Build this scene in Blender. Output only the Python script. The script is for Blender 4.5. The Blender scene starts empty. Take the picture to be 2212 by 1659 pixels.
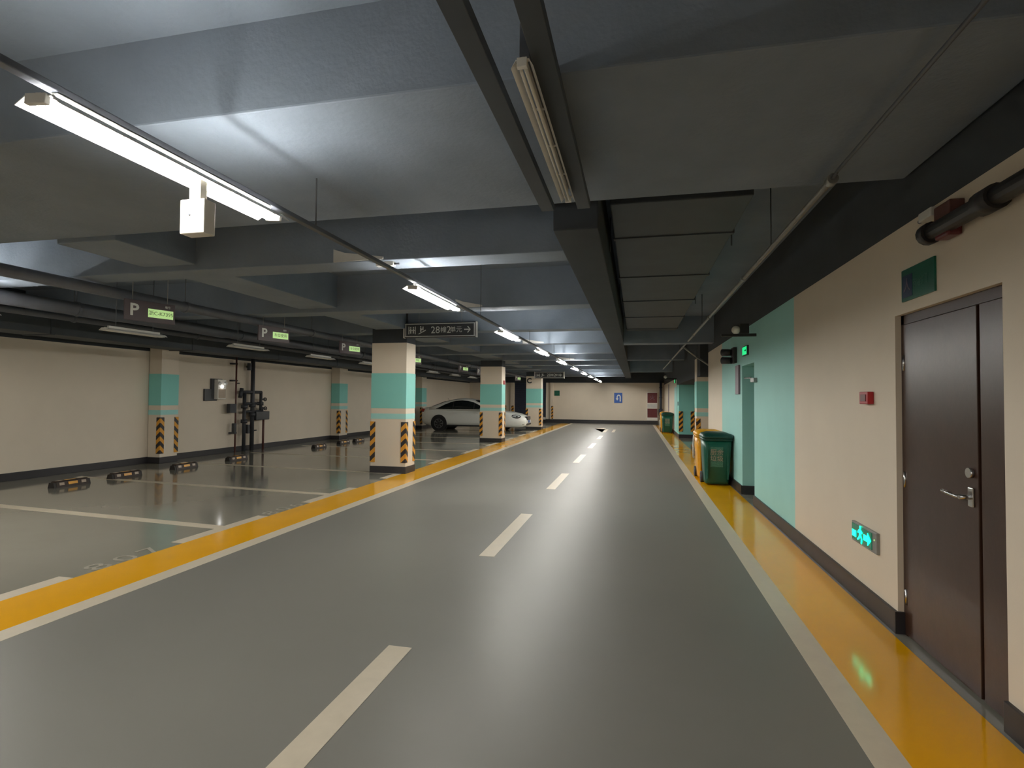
import bpy, bmesh, math, random
from mathutils import Vector, Matrix

random.seed(7)
S = bpy.context.scene
COL = S.collection

# ------------------------------------------------------------------ camera
cam_d = bpy.data.cameras.new('camera'); cam = bpy.data.objects.new('camera', cam_d); COL.objects.link(cam)
cam_d.sensor_width = 36.0; cam_d.sensor_fit = 'HORIZONTAL'
cam_d.lens = 36.0 * 1180.0 / 2212.0
cam_d.clip_start = 0.03; cam_d.clip_end = 200
def cam_matrix(th, ph, ro, h):
    w = Vector((-math.sin(th)*math.cos(ph), math.cos(th)*math.cos(ph), math.sin(ph)))
    r = Vector((math.cos(th), math.sin(th), 0)); u = r.cross(w)
    c, s = math.cos(ro), math.sin(ro)
    r2 = c*r + s*u; u2 = -s*r + c*u
    m = Matrix(((r2.x, u2.x, -w.x, 0), (r2.y, u2.y, -w.y, 0), (r2.z, u2.z, -w.z, h), (0, 0, 0, 1)))
    return m
cam.matrix_world = cam_matrix(0.2234628600641303, 0.02656574101263957, 0.008, 1.5)
S.camera = cam

# ------------------------------------------------------------------ world, exposure
wd = bpy.data.worlds.new('world'); S.world = wd; wd.use_nodes = True
wd.node_tree.nodes['Background'].inputs[0].default_value = (0.02, 0.022, 0.025, 1)
wd.node_tree.nodes['Background'].inputs[1].default_value = 0.3
S.view_settings.view_transform = 'Standard'; S.view_settings.look = 'None'
S.view_settings.gamma = 1.0; S.view_settings.use_curve_mapping = False
S.view_settings.exposure = 0.0
TUBE = dict(near=165.0, mid=400.0, far=400.0, left=240.0)            # emission of the lit tubes; left is for the added fill lamps
TUBE_RGB = (1.0, 0.965, 0.90)

# ------------------------------------------------------------------ materials
def lin(c):
    return tuple(((v/255)/12.92 if v/255 <= .04045 else ((v/255+.055)/1.055)**2.4) for v in c)
def mat(name, rgb, rough=.6, metal=0.0, var=.08, scale=6.0, bump=0.0, bscale=60.0, spec=.5, rvar=0.0, emit=None, emit_s=0.0, coat=0.0):
    m = bpy.data.materials.new(name); m.use_nodes = True
    nt = m.node_tree; N = nt.nodes; K = nt.links
    b = N['Principled BSDF']
    base = lin(rgb)
    tc = N.new('ShaderNodeTexCoord'); no = N.new('ShaderNodeTexNoise')
    no.inputs['Scale'].default_value = scale; no.inputs['Detail'].default_value = 5; no.inputs['Roughness'].default_value = .6
    K.new(tc.outputs['Object'], no.inputs['Vector'])
    ra = N.new('ShaderNodeValToRGB')
    ra.color_ramp.elements[0].position = .3; ra.color_ramp.elements[1].position = .7
    ra.color_ramp.elements[0].color = (*[max(0, v*(1-var)) for v in base], 1)
    ra.color_ramp.elements[1].color = (*[min(1, v*(1+var)) for v in base], 1)
    K.new(no.outputs['Fac'], ra.inputs['Fac']); K.new(ra.outputs['Color'], b.inputs['Base Color'])
    b.inputs['Roughness'].default_value = rough; b.inputs['Metallic'].default_value = metal
    b.inputs['Specular IOR Level'].default_value = spec
    if coat: b.inputs['Coat Weight'].default_value = coat; b.inputs['Coat Roughness'].default_value = .08
    if rvar:
        mr = N.new('ShaderNodeMapRange'); mr.inputs['From Min'].default_value = .3; mr.inputs['From Max'].default_value = .7
        mr.inputs['To Min'].default_value = rough-rvar; mr.inputs['To Max'].default_value = rough+rvar
        K.new(no.outputs['Fac'], mr.inputs['Value']); K.new(mr.outputs['Result'], b.inputs['Roughness'])
    if bump:
        n2 = N.new('ShaderNodeTexNoise'); n2.inputs['Scale'].default_value = bscale; n2.inputs['Detail'].default_value = 3
        K.new(tc.outputs['Object'], n2.inputs['Vector'])
        bu = N.new('ShaderNodeBump'); bu.inputs['Strength'].default_value = bump; bu.inputs['Distance'].default_value = .02
        K.new(n2.outputs['Fac'], bu.inputs['Height']); K.new(bu.outputs['Normal'], b.inputs['Normal'])
    if emit:
        b.inputs['Emission Color'].default_value = (*emit, 1); b.inputs['Emission Strength'].default_value = emit_s
    return m

def mat_chevron(name, sign):
    # reflective film printed with slanting yellow and black stripes; d = distance from the corner edge
    m = bpy.data.materials.new(name); m.use_nodes = True
    nt = m.node_tree; N = nt.nodes; K = nt.links; b = N['Principled BSDF']
    tc = N.new('ShaderNodeTexCoord'); sp = N.new('ShaderNodeSeparateXYZ'); K.new(tc.outputs['Object'], sp.inputs[0])
    def M(op, a, c=None, v=None):
        n = N.new('ShaderNodeMath'); n.operation = op; K.new(a, n.inputs[0])
        if c is not None: K.new(c, n.inputs[1])
        if v is not None: n.inputs[1].default_value = v
        return n.outputs[0]
    ax = M('ABSOLUTE', sp.outputs[0]); ay = M('ABSOLUTE', sp.outputs[1])
    d = M('ADD', ax, ay); d = M('MULTIPLY', d, v=sign*1.0)
    t = M('ADD', sp.outputs[2], d); t = M('DIVIDE', t, v=.2); t = M('FRACT', t); g = M('GREATER_THAN', t, v=.5)
    mx = N.new('ShaderNodeMix'); mx.data_type = 'RGBA'; K.new(g, mx.inputs[0])
    mx.inputs[6].default_value = (*lin((36, 33, 36)), 1); mx.inputs[7].default_value = (*lin((214, 150, 42)), 1)
    K.new(mx.outputs[2], b.inputs['Base Color']); b.inputs['Roughness'].default_value = .4
    return m

M = dict(
    lane=mat('lane_epoxy', (126, 124, 117), .40, var=.03, scale=.5, spec=.24),
    stall=mat('stall_epoxy', (138, 136, 124), .10, var=.05, scale=.8, rvar=.03),
    yellow=mat('yellow_epoxy', (244, 176, 8), .13, var=.04, scale=1.5, rvar=.03),
    white_paint=mat('road_paint_white', (212, 200, 178), .35, var=.05, scale=8, rvar=.05),
    faded_paint=mat('road_paint_faded', (170, 164, 148), .3, var=.1, scale=25),
    wall=mat('cream_wall_paint', (219, 207, 188), .7, var=.02, scale=2, bump=.03, bscale=70),
    teal=mat('teal_wall_paint', (134, 205, 195), .65, var=.02, scale=2, bump=.03, bscale=70),
    teal_light=mat('teal_wall_paint_pale', (160, 214, 208), .65, var=.02, scale=2),
    teal_dark=mat('teal_door_paint', (52, 104, 100), .5, var=.03),
    black=mat('black_base_paint', (46, 44, 46), .45, var=.1, scale=5),
    dark_ceiling=mat('dark_ceiling_paint', (126, 137, 150), .9, var=.1, scale=1.7, bump=.15, bscale=35),
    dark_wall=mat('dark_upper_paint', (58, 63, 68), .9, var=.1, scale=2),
    duct=mat('dark_duct_paint', (66, 72, 78), .6, var=.12, scale=3),
    pipe=mat('grey_painted_pipe', (92, 96, 104), .45, var=.1, scale=4),
    galv=mat('galvanised_steel', (150, 152, 150), .4, .6, var=.12, scale=12),
    tray_white=mat('white_enamel', (226, 226, 222), .4, var=.02),
    bracket=mat('pale_grey_metal', (205, 205, 200), .5, var=.05),
    plastic_white=mat('white_plastic', (232, 228, 218), .45, var=.02),
    rubber=mat('black_rubber', (42, 38, 36), .6, var=.15, scale=20),
    brownrub=mat('brown_rubber', (52, 40, 34), .55, var=.2, scale=15),
    reflect_y=mat('amber_reflector', (222, 160, 48), .3, var=.05),
    reflect_w=mat('pale_reflector', (168, 150, 130), .3, var=.05),
    door=mat('dark_brown_door', (58, 38, 29), .32, var=.18, scale=9, bump=.02, bscale=30),
    chrome=mat('brushed_steel', (205, 205, 205), .25, 1.0, var=.03),
    sign_dark=mat('dark_sign_face', (58, 60, 64), .35, var=.05),
    sign_brown=mat('grey_brown_sign', (84, 74, 78), .5, var=.06),
    sign_text=mat('sign_lettering', (222, 226, 222), .5, var=.02),
    lcd_text=mat('screen_digits', (96, 118, 70), .5, var=.02),
    lcd=mat('lit_screen', (150, 190, 110), .4, var=.02, emit=(.42, .62, .25), emit_s=.75),
    green_sign=mat('green_sign_film', (14, 92, 70), .35, var=.08),
    blue_panel=mat('navy_sign_panel', (24, 44, 78), .35, var=.05),
    exit_dark=mat('exit_sign_dark_green', (8, 84, 60), .25, var=.05, emit=(0, .12, .06), emit_s=.5),
    exit_lit=mat('exit_sign_lit', (0, 240, 190), .3, var=.01, emit=(.0, 1.0, .50), emit_s=5.0),
    exit_green=mat('exit_sign_lit_green', (0, 200, 100), .3, var=.01, emit=(.01, .72, .22), emit_s=1.1),
    red=mat('red_plastic', (168, 24, 34), .4, var=.05),
    dark_red=mat('maroon_panel', (104, 46, 50), .3, var=.08),
    blue=mat('blue_sign_film', (40, 92, 178), .4, var=.03),
    bin_green=mat('green_bin_plastic', (20, 84, 66), .38, var=.08, scale=12),
    bin_lid=mat('dark_green_lid_plastic', (14, 62, 52), .4, var=.08, scale=12),
    bin_yellow=mat('yellow_bin_plastic', (224, 158, 30), .4, var=.05),
    bin_label=mat('faded_label', (66, 112, 92), .5, var=.3, scale=40),
    navy=mat('navy_shutter', (46, 52, 68), .5, var=.1),
    car_paint=mat('silver_white_car_paint', (236, 237, 230), .34, 0.0, var=.01, coat=.6),
    glass=mat('tinted_glass', (24, 30, 30), .06, var=.02),
    car_dark=mat('car_dark_trim', (28, 28, 30), .5, var=.05),
    headlight=mat('headlight_lens', (226, 232, 236), .1, .3, var=.02),
    taillight=mat('taillight_lens', (150, 44, 38), .2, var=.05),
    plate=mat('blue_plate', (70, 100, 160), .4, var=.05),
    tyre=mat('tyre_rubber', (26, 26, 28), .75, var=.1),
    rim=mat('alloy_rim', (120, 120, 120), .35, .7, var=.05),
    brown_pipe=mat('red_brown_pipe', (92, 56, 50), .5, var=.12, scale=8),
    valve=mat('dark_valve_iron', (62, 64, 68), .5, .2, var=.12, scale=10),
    plaque=mat('mauve_grey_plaque', (120, 106, 118), .5, var=.06),
    letter=mat('black_letter', (48, 54, 52), .6, var=.03),
    led=mat('lit_led', (255, 255, 255), .3, var=.01, emit=(1, 1, 1), emit_s=9.0),
    tube_off=mat('unlit_tube_glass', (236, 234, 226), .25, var=.01),
    tube_near=mat('lit_tube_near', (255, 255, 255), .3, var=.01, emit=TUBE_RGB, emit_s=TUBE['near']),
    tube_mid=mat('lit_tube_mid', (255, 255, 255), .3, var=.01, emit=TUBE_RGB, emit_s=TUBE['mid']),
    tube_far=mat('lit_tube_far', (255, 255, 255), .3, var=.01, emit=TUBE_RGB, emit_s=TUBE['far']),
    fill_tube=mat('lit_fill_tube', (255, 255, 255), .3, var=.01, emit=TUBE_RGB, emit_s=TUBE['left']),
    chev_up=mat_chevron('chevron_film_up', 1.0), chev_dn=mat_chevron('chevron_film_down', -1.0),
)

# ------------------------------------------------------------------ mesh builder
class MB:
    def __init__(s): s.bm = bmesh.new()
    def box(s, lo, hi, bev=0.0):
        vs = [s.bm.verts.new((x, y, z)) for x in (lo[0], hi[0]) for y in (lo[1], hi[1]) for z in (lo[2], hi[2])]
        fs = [(0,1,3,2),(4,6,7,5),(0,4,5,1),(2,3,7,6),(0,2,6,4),(1,5,7,3)]
        fl = [s.bm.faces.new([vs[i] for i in f]) for f in fs]
        if bev:
            ed = list({e for f in fl for e in f.edges})
            bmesh.ops.bevel(s.bm, geom=ed, offset=bev, segments=2, affect='EDGES', profile=.6)
        return s
    def cbox(s, c, d, bev=0.0):
        return s.box([c[i]-d[i]/2 for i in range(3)], [c[i]+d[i]/2 for i in range(3)], bev)
    def cyl(s, p0, p1, r, n=14, r1=None, smooth=True, caps=True):
        p0, p1 = Vector(p0), Vector(p1); ax = (p1-p0).normalized()
        a = ax.orthogonal().normalized(); b = ax.cross(a); r1 = r if r1 is None else r1
        A = [s.bm.verts.new(p0 + r*(math.cos(2*math.pi*i/n)*a + math.sin(2*math.pi*i/n)*b)) for i in range(n)]
        B = [s.bm.verts.new(p1 + r1*(math.cos(2*math.pi*i/n)*a + math.sin(2*math.pi*i/n)*b)) for i in range(n)]
        for i in range(n):
            f = s.bm.faces.new((A[i], A[(i+1) % n], B[(i+1) % n], B[i])); f.smooth = smooth
        if caps: s.bm.faces.new(A[::-1]); s.bm.faces.new(B)
        return s
    def tube(s, pts, r, n=12):
        for i in range(len(pts)-1): s.cyl(pts[i], pts[i+1], r, n)
        for p in pts[1:-1]: s.ball(p, r*1.04, 8, 6)
        return s
    def ball(s, c, r, n=14, m=8, sx=1, sy=1, sz=1):
        mt = Matrix.Translation(c) @ Matrix.Diagonal((sx, sy, sz, 1))
        g = bmesh.ops.create_uvsphere(s.bm, u_segments=n, v_segments=m, radius=r, matrix=mt)
        for v in g['verts']:
            for f in v.link_faces: f.smooth = True
        return s
    def ring(s, c, axis, r0, r1, w, n=24):      # flat washer / tyre shape: outer r0, inner r1, width w along axis
        ax = Vector(axis).normalized(); a = ax.orthogonal().normalized(); b = ax.cross(a); c = Vector(c)
        prof = [(r0, -w/2), (r0, w/2), (r1, w/2), (r1, -w/2)]
        R = [[s.bm.verts.new(c + ax*h + rr*(math.cos(2*math.pi*i/n)*a + math.sin(2*math.pi*i/n)*b)) for rr, h in prof] for i in range(n)]
        for i in range(n):
            for k in range(4):
                s.bm.faces.new((R[i][k], R[i][(k+1) % 4], R[(i+1) % n][(k+1) % 4], R[(i+1) % n][k]))
        return s
    def prism(s, poly, axis, a, b):             # 2D polygon extruded along an axis from a to b
        def P(u, v, t): return {'x': (t, u, v), 'y': (u, t, v), 'z': (u, v, t)}[axis]
        A = [s.bm.verts.new(P(u, v, a)) for u, v in poly]; B = [s.bm.verts.new(P(u, v, b)) for u, v in poly]
        n = len(poly)
        for i in range(n): s.bm.faces.new((A[i], A[(i+1) % n], B[(i+1) % n], B[i]))
        s.bm.faces.new(A[::-1]); s.bm.faces.new(B)
        return s
    def loft(s, secs, smooth=True):
        R = [[s.bm.verts.new(p) for p in sec] for sec in secs]; n = len(secs[0])
        for i in range(len(R)-1):
            for k in range(n):
                f = s.bm.faces.new((R[i][k], R[i][(k+1) % n], R[i+1][(k+1) % n], R[i+1][k])); f.smooth = smooth
        s.bm.faces.new(R[0][::-1]); s.bm.faces.new(R[-1])
        return s
    def sheet(s, rows, th):                     # open grid of points given a thickness vector
        th = Vector(th)
        A = [[s.bm.verts.new(Vector(p)) for p in r] for r in rows]; B = [[s.bm.verts.new(Vector(p)+th) for p in r] for r in rows]
        n, m = len(rows), len(rows[0])
        for i in range(n-1):
            for k in range(m-1):
                s.bm.faces.new((A[i][k], A[i+1][k], A[i+1][k+1], A[i][k+1])).smooth = True
                s.bm.faces.new((B[i][k], B[i][k+1], B[i+1][k+1], B[i+1][k])).smooth = True
        for i in range(n-1):
            for k in (0, m-1): s.bm.faces.new((A[i][k], A[i+1][k], B[i+1][k], B[i][k]))
        for k in range(m-1):
            for i in (0, n-1): s.bm.faces.new((A[i][k], A[i][k+1], B[i][k+1], B[i][k]))
        return s
    def xf(s, m): bmesh.ops.transform(s.bm, matrix=m, verts=s.bm.verts[:]); return s
    def done(s, name, m, parent=None, loc=None, fix=True):
        if fix: bmesh.ops.recalc_face_normals(s.bm, faces=s.bm.faces[:])
        me = bpy.data.meshes.new(name); s.bm.to_mesh(me); s.bm.free()
        me.materials.append(M[m]); o = bpy.data.objects.new(name, me); COL.objects.link(o)
        if loc: o.location = loc
        if parent is not None: o.parent = parent
        return o

def tag(o, label, cat, group=None):
    o['label'] = label; o['category'] = cat
    if group: o['group'] = group
    return o
def thing(name, loc, label, cat, group=None, rz=0.0):
    o = bpy.data.objects.new(name, None); COL.objects.link(o); o.location = loc; o.rotation_euler = (0, 0, rz)
    o.empty_display_size = .1
    return tag(o, label, cat, group)
def struct(o): o['kind'] = 'structure'; return o
def copy_tree(o, parent=None):
    c = o.copy(); COL.objects.link(c)
    if parent is not None: c.parent = parent
    for ch in o.children: copy_tree(ch, c)
    return c
def text(name, s, size, m, parent, mtx, ext=.002, align='CENTER', space=1.0, bold=0.0):
    cu = bpy.data.curves.new(name, 'FONT'); cu.body = s; cu.size = size; cu.extrude = ext
    cu.space_character = space; cu.offset = bold; cu.align_x = align; cu.align_y = 'CENTER'; cu.resolution_u = 3
    t = bpy.data.objects.new(name, cu); COL.objects.link(t)
    dg = bpy.context.evaluated_depsgraph_get(); dg.update()
    me = bpy.data.meshes.new_from_object(t.evaluated_get(dg)); bpy.data.objects.remove(t); bpy.data.curves.remove(cu)
    me.transform(mtx); me.name = name; me.materials.clear(); me.materials.append(M[m])
    o = bpy.data.objects.new(name, me); COL.objects.link(o)
    if parent is not None: o.parent = parent
    return o
def frame(o, ex, ey):        # matrix whose text x runs along ex, text y along ey
    ex, ey = Vector(ex), Vector(ey); ez = ex.cross(ey)
    return Matrix(((ex.x, ey.x, ez.x, o[0]), (ex.y, ey.y, ez.y, o[1]), (ex.z, ey.z, ez.z, o[2]), (0, 0, 0, 1)))

# ------------------------------------------------------------------ levels
XL, XR, YB, YF = -10.6, 1.66, 34.2, -8.0
ZW, ZC, ZB = 2.62, 3.35, 2.8
BASE = .14
# ------------------------------------------------------------------ floor and its markings
floor = struct(MB().box((XL-.3, YF-.3, -.2), (9, YB+.3, 0)).done('floor', 'stall'))
def mark(name, lo, hi, m, z=.003): return MB().box((lo[0], lo[1], -.01), (hi[0], hi[1], z)).done(name, m, floor)
mark('lane_surface', (-3.78, YF), (.97, YB-.02), 'lane', .0015)
mark('white_edge_line', (-3.92, YF), (-3.76, 33.7), 'white_paint')
mark('white_edge_line', (.955, YF), (1.105, 33.7), 'white_paint')
mark('yellow_strip', (-4.49, YF), (-3.92, 33.2), 'yellow', .0025)
mark('yellow_strip', (1.105, YF), (1.615, 33.2), 'yellow', .0025)
for y0 in (-2.0, 1.05, 5.04, 9.02, 12.9, 16.85, 20.8):
    mark('lane_dash', (-1.455, y0 if y0 != 1.05 else 1.1), (-1.305, y0+1.97 if y0 != 1.05 else 3.1), 'white_paint')
# arrow painted at the lane's far end: bent stem with a head to the left
MB().prism([(-2.05, 28.1), (-1.62, 27.0), (-1.62, 27.7), (-1.34, 27.7), (-1.34, 25.1), (-1.5, 25.1), (-1.5, 28.5), (-1.62, 28.5), (-1.62, 29.2)][::1], 'z', -.01, .003).done('lane_arrow', 'white_paint', floor)
mark('lane_dash', (-1.09, 25.2), (-.96, 27.6), 'white_paint')
SL = [(5.38, 5.82), (7.62, 8.06), (10.05, 10.42), (12.45, 12.72), (14.85, 15.0), (17.3, 17.4), (19.7, 19.75), (22.1, 22.1), (24.6, 24.6), (27.0, 27.0)]
for i, (ya, yb) in enumerate([(2.95, 3.45)] + SL):
    w = .15
    MB().prism([(-4.49, ya-w/2), (-4.49, ya+w/2), (-10.0, yb+w/2), (-10.0, yb-w/2)], 'z', -.01, .002).done('stall_line', 'white_paint', floor)
    mark('stall_corner_line', (-4.64, ya-.66), (-4.49, ya+.66), 'white_paint', .0028)
for yc, tx in ((4.16, '807'), (6.47, '806')):
    text('stall_number', tx, .3, 'faded_paint', floor, frame((-4.575, yc, .002), (0, 1, 0), (-1, 0, 0)) @ Matrix.Diagonal((1.3, .95, 1, 1)), .001, space=1.35)

# ------------------------------------------------------------------ ceiling with beams and girder
ceil = struct(MB().box((XL-.3, YF-.3, ZC), (9, YB+.3, ZC+.25)).done('ceiling', 'dark_ceiling'))
def beam(lo, hi, name='beam'): return MB().box(lo, hi, .01).done(name, 'dark_ceiling', ceil)
beam((XL+.02, 2.3, 2.9), (XR-.02, 3.86, ZC+.02))
yy = 4.6
for y0 in (4.75, 7.5, 10.1, 12.65, 15.4, 18.1, 20.9, 23.6, 26.1, 28.8, 31.5):
    beam((XL+.02, y0, ZB), (-.62, y0+.35, ZC+.02))
beam((-.28, 12.6, 2.76), (8, 12.95, ZC+.02)); beam((-.28, 18.1, 2.78), (1.5, 18.45, ZC+.02)); beam((-.28, 26.1, 2.78), (XR-.02, 26.45, ZC+.02))
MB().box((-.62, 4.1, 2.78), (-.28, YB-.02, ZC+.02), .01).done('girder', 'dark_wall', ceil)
beam((-5.1, 3.86, 2.86), (-4.45, YB-.02, ZC+.02), 'girder')

# ------------------------------------------------------------------ walls
wl = struct(MB().box((XL-.25, YF, 0), (XL, YB, ZW-.13)).done('wall_left', 'wall'))
MB().box((XL-.25, YF, ZW-.13), (XL, YB, ZC)).done('black_upper_band', 'dark_wall', wl)
struct(MB().box((XL, YF, 0), (XL+.02, YB, BASE), .004).done('baseboard_left', 'black'))
# right wall: solid pieces around the brown door recess and the teal doorway
D0, D1, DZ = 2.97, 4.05, 2.06
O0, O1, OZ = 8.45, 9.37, 2.05
TH = .195
m = MB()
m.box((XR, YF, 0), (XR+TH, D0, ZW)); m.box((XR, D0, DZ), (XR+TH, D1, ZW)); m.box((XR, D1, 0), (XR+TH, 6.40, ZW))
m.box((XR, 11.45, 0), (XR+TH, 13.58, ZW))
wr = struct(m.done('wall_right', 'wall'))
m = MB(); m.box((XR, 6.40, 0), (XR+TH, O0, ZW)); m.box((XR, O0, OZ), (XR+TH, O1, ZW)); m.box((XR, O1, 0), (XR+TH, 11.45, ZW))
m.done('teal_panel', 'teal_light', wr)
m = MB(); m.box((XR, YF, ZW), (XR+TH, 13.58, ZC)); m.done('black_upper_band', 'dark_wall', wr)
m = MB(); m.box((XR+TH, 13.36, 0), (9, 13.58, ZC)); m.done('return_panel', 'wall', wr)
for i, (a, b) in enumerate(((YF, D0), (D1, O0), (O1, 13.58))):
    o = MB()
    o.box((XR-.022, a, 0), (XR, b, BASE), .004)
    if a > 0: o.box((XR-.022, a-.015, 0), (XR+.06 if a == D1 else XR+TH, a+.0, BASE))
    struct(o.done('baseboard_right', 'black'))
# far block: white with teal strips and a doorway, its near end is a teal face
m = MB(); m.box((XR, 22.5, 0), (XR+.57, 34.2, ZW)); wf = struct(m.done('wall_right_far', 'wall'))
m = MB(); m.box((XR-.006, 22.494, BASE), (XR+.57, 22.5, 2.4)); m.box((XR-.006, 22.5, BASE), (XR, 23.85, ZW)); m.done('teal_panel', 'teal', wf)
MB().box((XR-.004, 24.0, .1), (XR, 25.2, 2.05)).done('teal_doorway_panel', 'teal_light', wf)
MB().box((XR-.012, 29.2, .14), (XR, 29.9, 2.3)).done('dark_joint', 'plaque', wf)
MB().box((XR-.01, 22.49, 2.4), (XR+.58, 34.2, ZC)).done('black_upper_band', 'dark_wall', wf)
struct(MB().box((XR-.02, 22.47, 0), (XR+.57, 33.6, BASE), .004).done('baseboard_right_far', 'black'))
# bay between the blocks
struct(MB().box((6.0, 13.58, 0), (6.2, 22.5, ZC)).done('wall_bay_back', 'wall'))
struct(MB().box((XR+.57, 22.5, 0), (6.2, 22.7, ZC)).done('wall_bay_far', 'wall'))
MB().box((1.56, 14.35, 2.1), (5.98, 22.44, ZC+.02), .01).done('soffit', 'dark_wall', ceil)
# back wall
wb = MB(); wb.box((XL-.25, YB, 0), (-7.6, YB+.25, ZW-.1)); wb.box((-5.56, YB, 0), (XR+.6, YB+.25, ZW-.1)); wb.box((-7.6, YB+.1, 0), (-5.56, YB+.25, ZW))
wb = struct(wb.done('wall_back', 'wall'))
MB().box((XL-.25, YB-.004, ZW-.1), (XR, YB+.25, ZC)).done('black_upper_band', 'dark_wall', wb)
MB().box((-5.27, YB-.12, 0), (-5.1, YB, ZW-.1)).done('pier', 'wall', wb)
for x in (-8.25, -7.75): MB().box((x-.1, YB-.1, 0), (x+.1, YB, ZW-.1)).done('pier', 'wall', wb)
o = MB(); o.box((XL, YB-.02, 0), (-8.4, YB, BASE+.08)); o.box((-8.4, YB-.13, 0), (-7.6, YB, BASE+.08)); o.box((-5.56, YB-.13, 0), (.64, YB, BASE+.08)); o.box((-7.6, YB+.0, 0), (-5.56, YB+.1, BASE+.04))
struct(o.done('baseboard_back', 'black'))
struct(MB().box((XL-.25, YF-.25, 0), (XR+TH, YF, ZC)).done('wall_front', 'wall'))
# roller shutter in the back wall: slats of its own, pale bottom rail
d3 = struct(MB().box((-7.6, YB+.06, .3), (-5.56, YB+.1, 2.6)).done('door_3', 'navy'))
for k in range(18): MB().box((-7.58, YB+.03, .34+k*.125), (-5.58, YB+.062, .34+k*.125+.11), .008).done('slat', 'navy', d3)
MB().box((-7.58, YB+.02, .19), (-5.58, YB+.07, .33), .006).done('bottom_rail', 'bracket', d3)

# ------------------------------------------------------------------ corner guards
def guard(parent, x, y, sx, sy, z0, z1, m, w=.095, t=.012):
    # L section round a convex corner at (x,y); sx,sy point from the corner INTO the column along each face
    g = MB()
    p = [(-sx*t, -sy*t), (sx*w, -sy*t), (sx*w, 0), (0, 0), (0, sy*w), (-sx*t, sy*w)]
    g.prism(p, 'z', 0, z1-z0)
    return g.done('corner_guard', m, parent, (x, y, z0))

# ------------------------------------------------------------------ columns
def column(name, x0, x1, y0, y1, label, guards, group, top=ZC):
    t = thing(name, ((x0+x1)/2, (y0+y1)/2, 0), label, 'column', group); hx, hy = (x1-x0)/2, (y1-y0)/2
    MB().box((-hx, -hy, .13), (hx, hy, 2.59), .006).done('shaft', 'wall', t)
    e = .004
    MB().box((-hx-e, -hy-e, 1.285), (hx+e, hy+e, 1.985), .003).done('wide_band', 'teal', t)
    MB().box((-hx-e, -hy-e, 1.075), (hx+e, hy+e, 1.18), .003).done('narrow_band', 'teal_light', t)
    MB().box((-hx-.012, -hy-.012, 0), (hx+.012, hy+.012, .138), .004).done('base', 'black', t)
    MB().box((-hx+.004, -hy+.004, 2.588), (hx-.004, hy-.004, top-.004)).done('upper_shaft', 'dark_wall', t)
    for cx, cy, mm in guards:
        guard(t, cx*hx, cy*hy, -cx, -cy, .215, 1.02, mm)
    return t
G4 = [(-1, -1, 'chev_dn'), (1, -1, 'chev_up'), (1, 1, 'chev_dn'), (-1, 1, 'chev_up')]
column('column', -5.17, -4.425, 10.05, 10.5, 'nearest free-standing cream column with teal bands and striped corner guards', G4, 'banded columns along the yellow line')
c2 = column('column', -5.23, -4.47, 18.1, 18.6, 'middle banded column standing in front of the silver car', G4, 'banded columns along the yellow line')
c3 = column('column', -5.22, -4.48, 26.1, 26.6, 'farthest banded column, with a black letter C near its top', G4, 'banded columns along the yellow line')
text('letter', 'C', .34, 'letter', c3, frame((-.22, -.256, 2.36), (1, 0, 0), (0, 0, 1)), .003, bold=.014)
MB().box((.381, -.03, 1.98), (.42, .1, 2.12), .004).done('alarm_button', 'red', c2)
c4 = column('column', 1.545, 2.3, 15.0, 15.5, 'banded column in the side bay behind the yellow bin', G4, None)
for ci, (ya, yb, lb) in enumerate(((10.08, 10.55, 'nearest banded pilaster on the left wall, left of the wall pipes'), (17.55, 18.1, 'banded pilaster on the left wall seen just left of the nearest column'), (25.2, 25.8, 'banded pilaster on the left wall behind the rear of the silver car'))):
    column('pilaster', XL+.016, XL+.34, ya, yb, lb, [(1, -1, 'chev_up'), (1, 1, 'chev_dn')], 'banded pilasters on the left wall', ZB if ci == 0 else ZC)
# guards of the far pieces of setting
guard(wf, XR, 22.494, 1, 1, .25, 1.05, 'chev_dn', .14); guard(wf, XR+.57, 22.494, -1, 1, .25, 1.05, 'chev_up', .14)
guard(wb, -5.1, YB-.12, -1, 1, .24, 1.05, 'chev_up', .1)
guard(wb, -8.15, YB-.1, -1, 1, .24, 1.05, 'chev_up', .12); guard(wb, -7.65, YB-.1, -1, 1, .24, 1.05, 'chev_up', .12)

# ------------------------------------------------------------------ lamps
def make_lamp(label, group, L=1.25, lit=True, power='tube_near'):
    t = thing('tube_lamp', (0, 0, 0), label, 'lamp', group); h = L/2
    # shallow white trough: back plate, two inclined wings, end plates
    a = MB(); a.box((-.011, -h, .020), (.011, h, .034))
    w0 = .06 if power == 'tube_near' else .043
    for s in (-1, 1): a.prism([(s*w0, .020), (s*.1, -.007), (s*.1, -.003), (s*(w0+.002), .024)], 'y', -h, h)      # slotted: light also leaves upwards
    for k in range(5): a.box((-.062, -h+k*(2*h-.012)/4, .021), (.062, -h+k*(2*h-.012)/4+.012, .026))
    a.done('reflector', 'tray_white', t)
    MB().box((-.016, -h+.05, .034), (.016, h-.05, .062), .004).done('ballast_box', 'tray_white', t)
    for s in (-1, 1):
        MB().box((-.045, s*h-.01, -.008), (.045, s*h+.01, .028), .003).done('end_cap', 'tray_white', t)
        MB().cyl((s*.022, -h+.02, 0), (s*.022, h-.02, 0), .009 if lit else .013, 8).done('tube', power if lit else 'tube_off', t)
    return t
ORD = ['nearest', 'second', 'third', 'fourth', 'fifth', 'sixth', 'seventh', 'eighth', 'ninth', 'tenth']
GL = 'lit tube lamps over the lane'
lamp0 = make_lamp('nearest lit twin-tube lamp over the lane, glaring at upper left', GL)
LX, LZ = -2.0, 2.5
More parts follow.
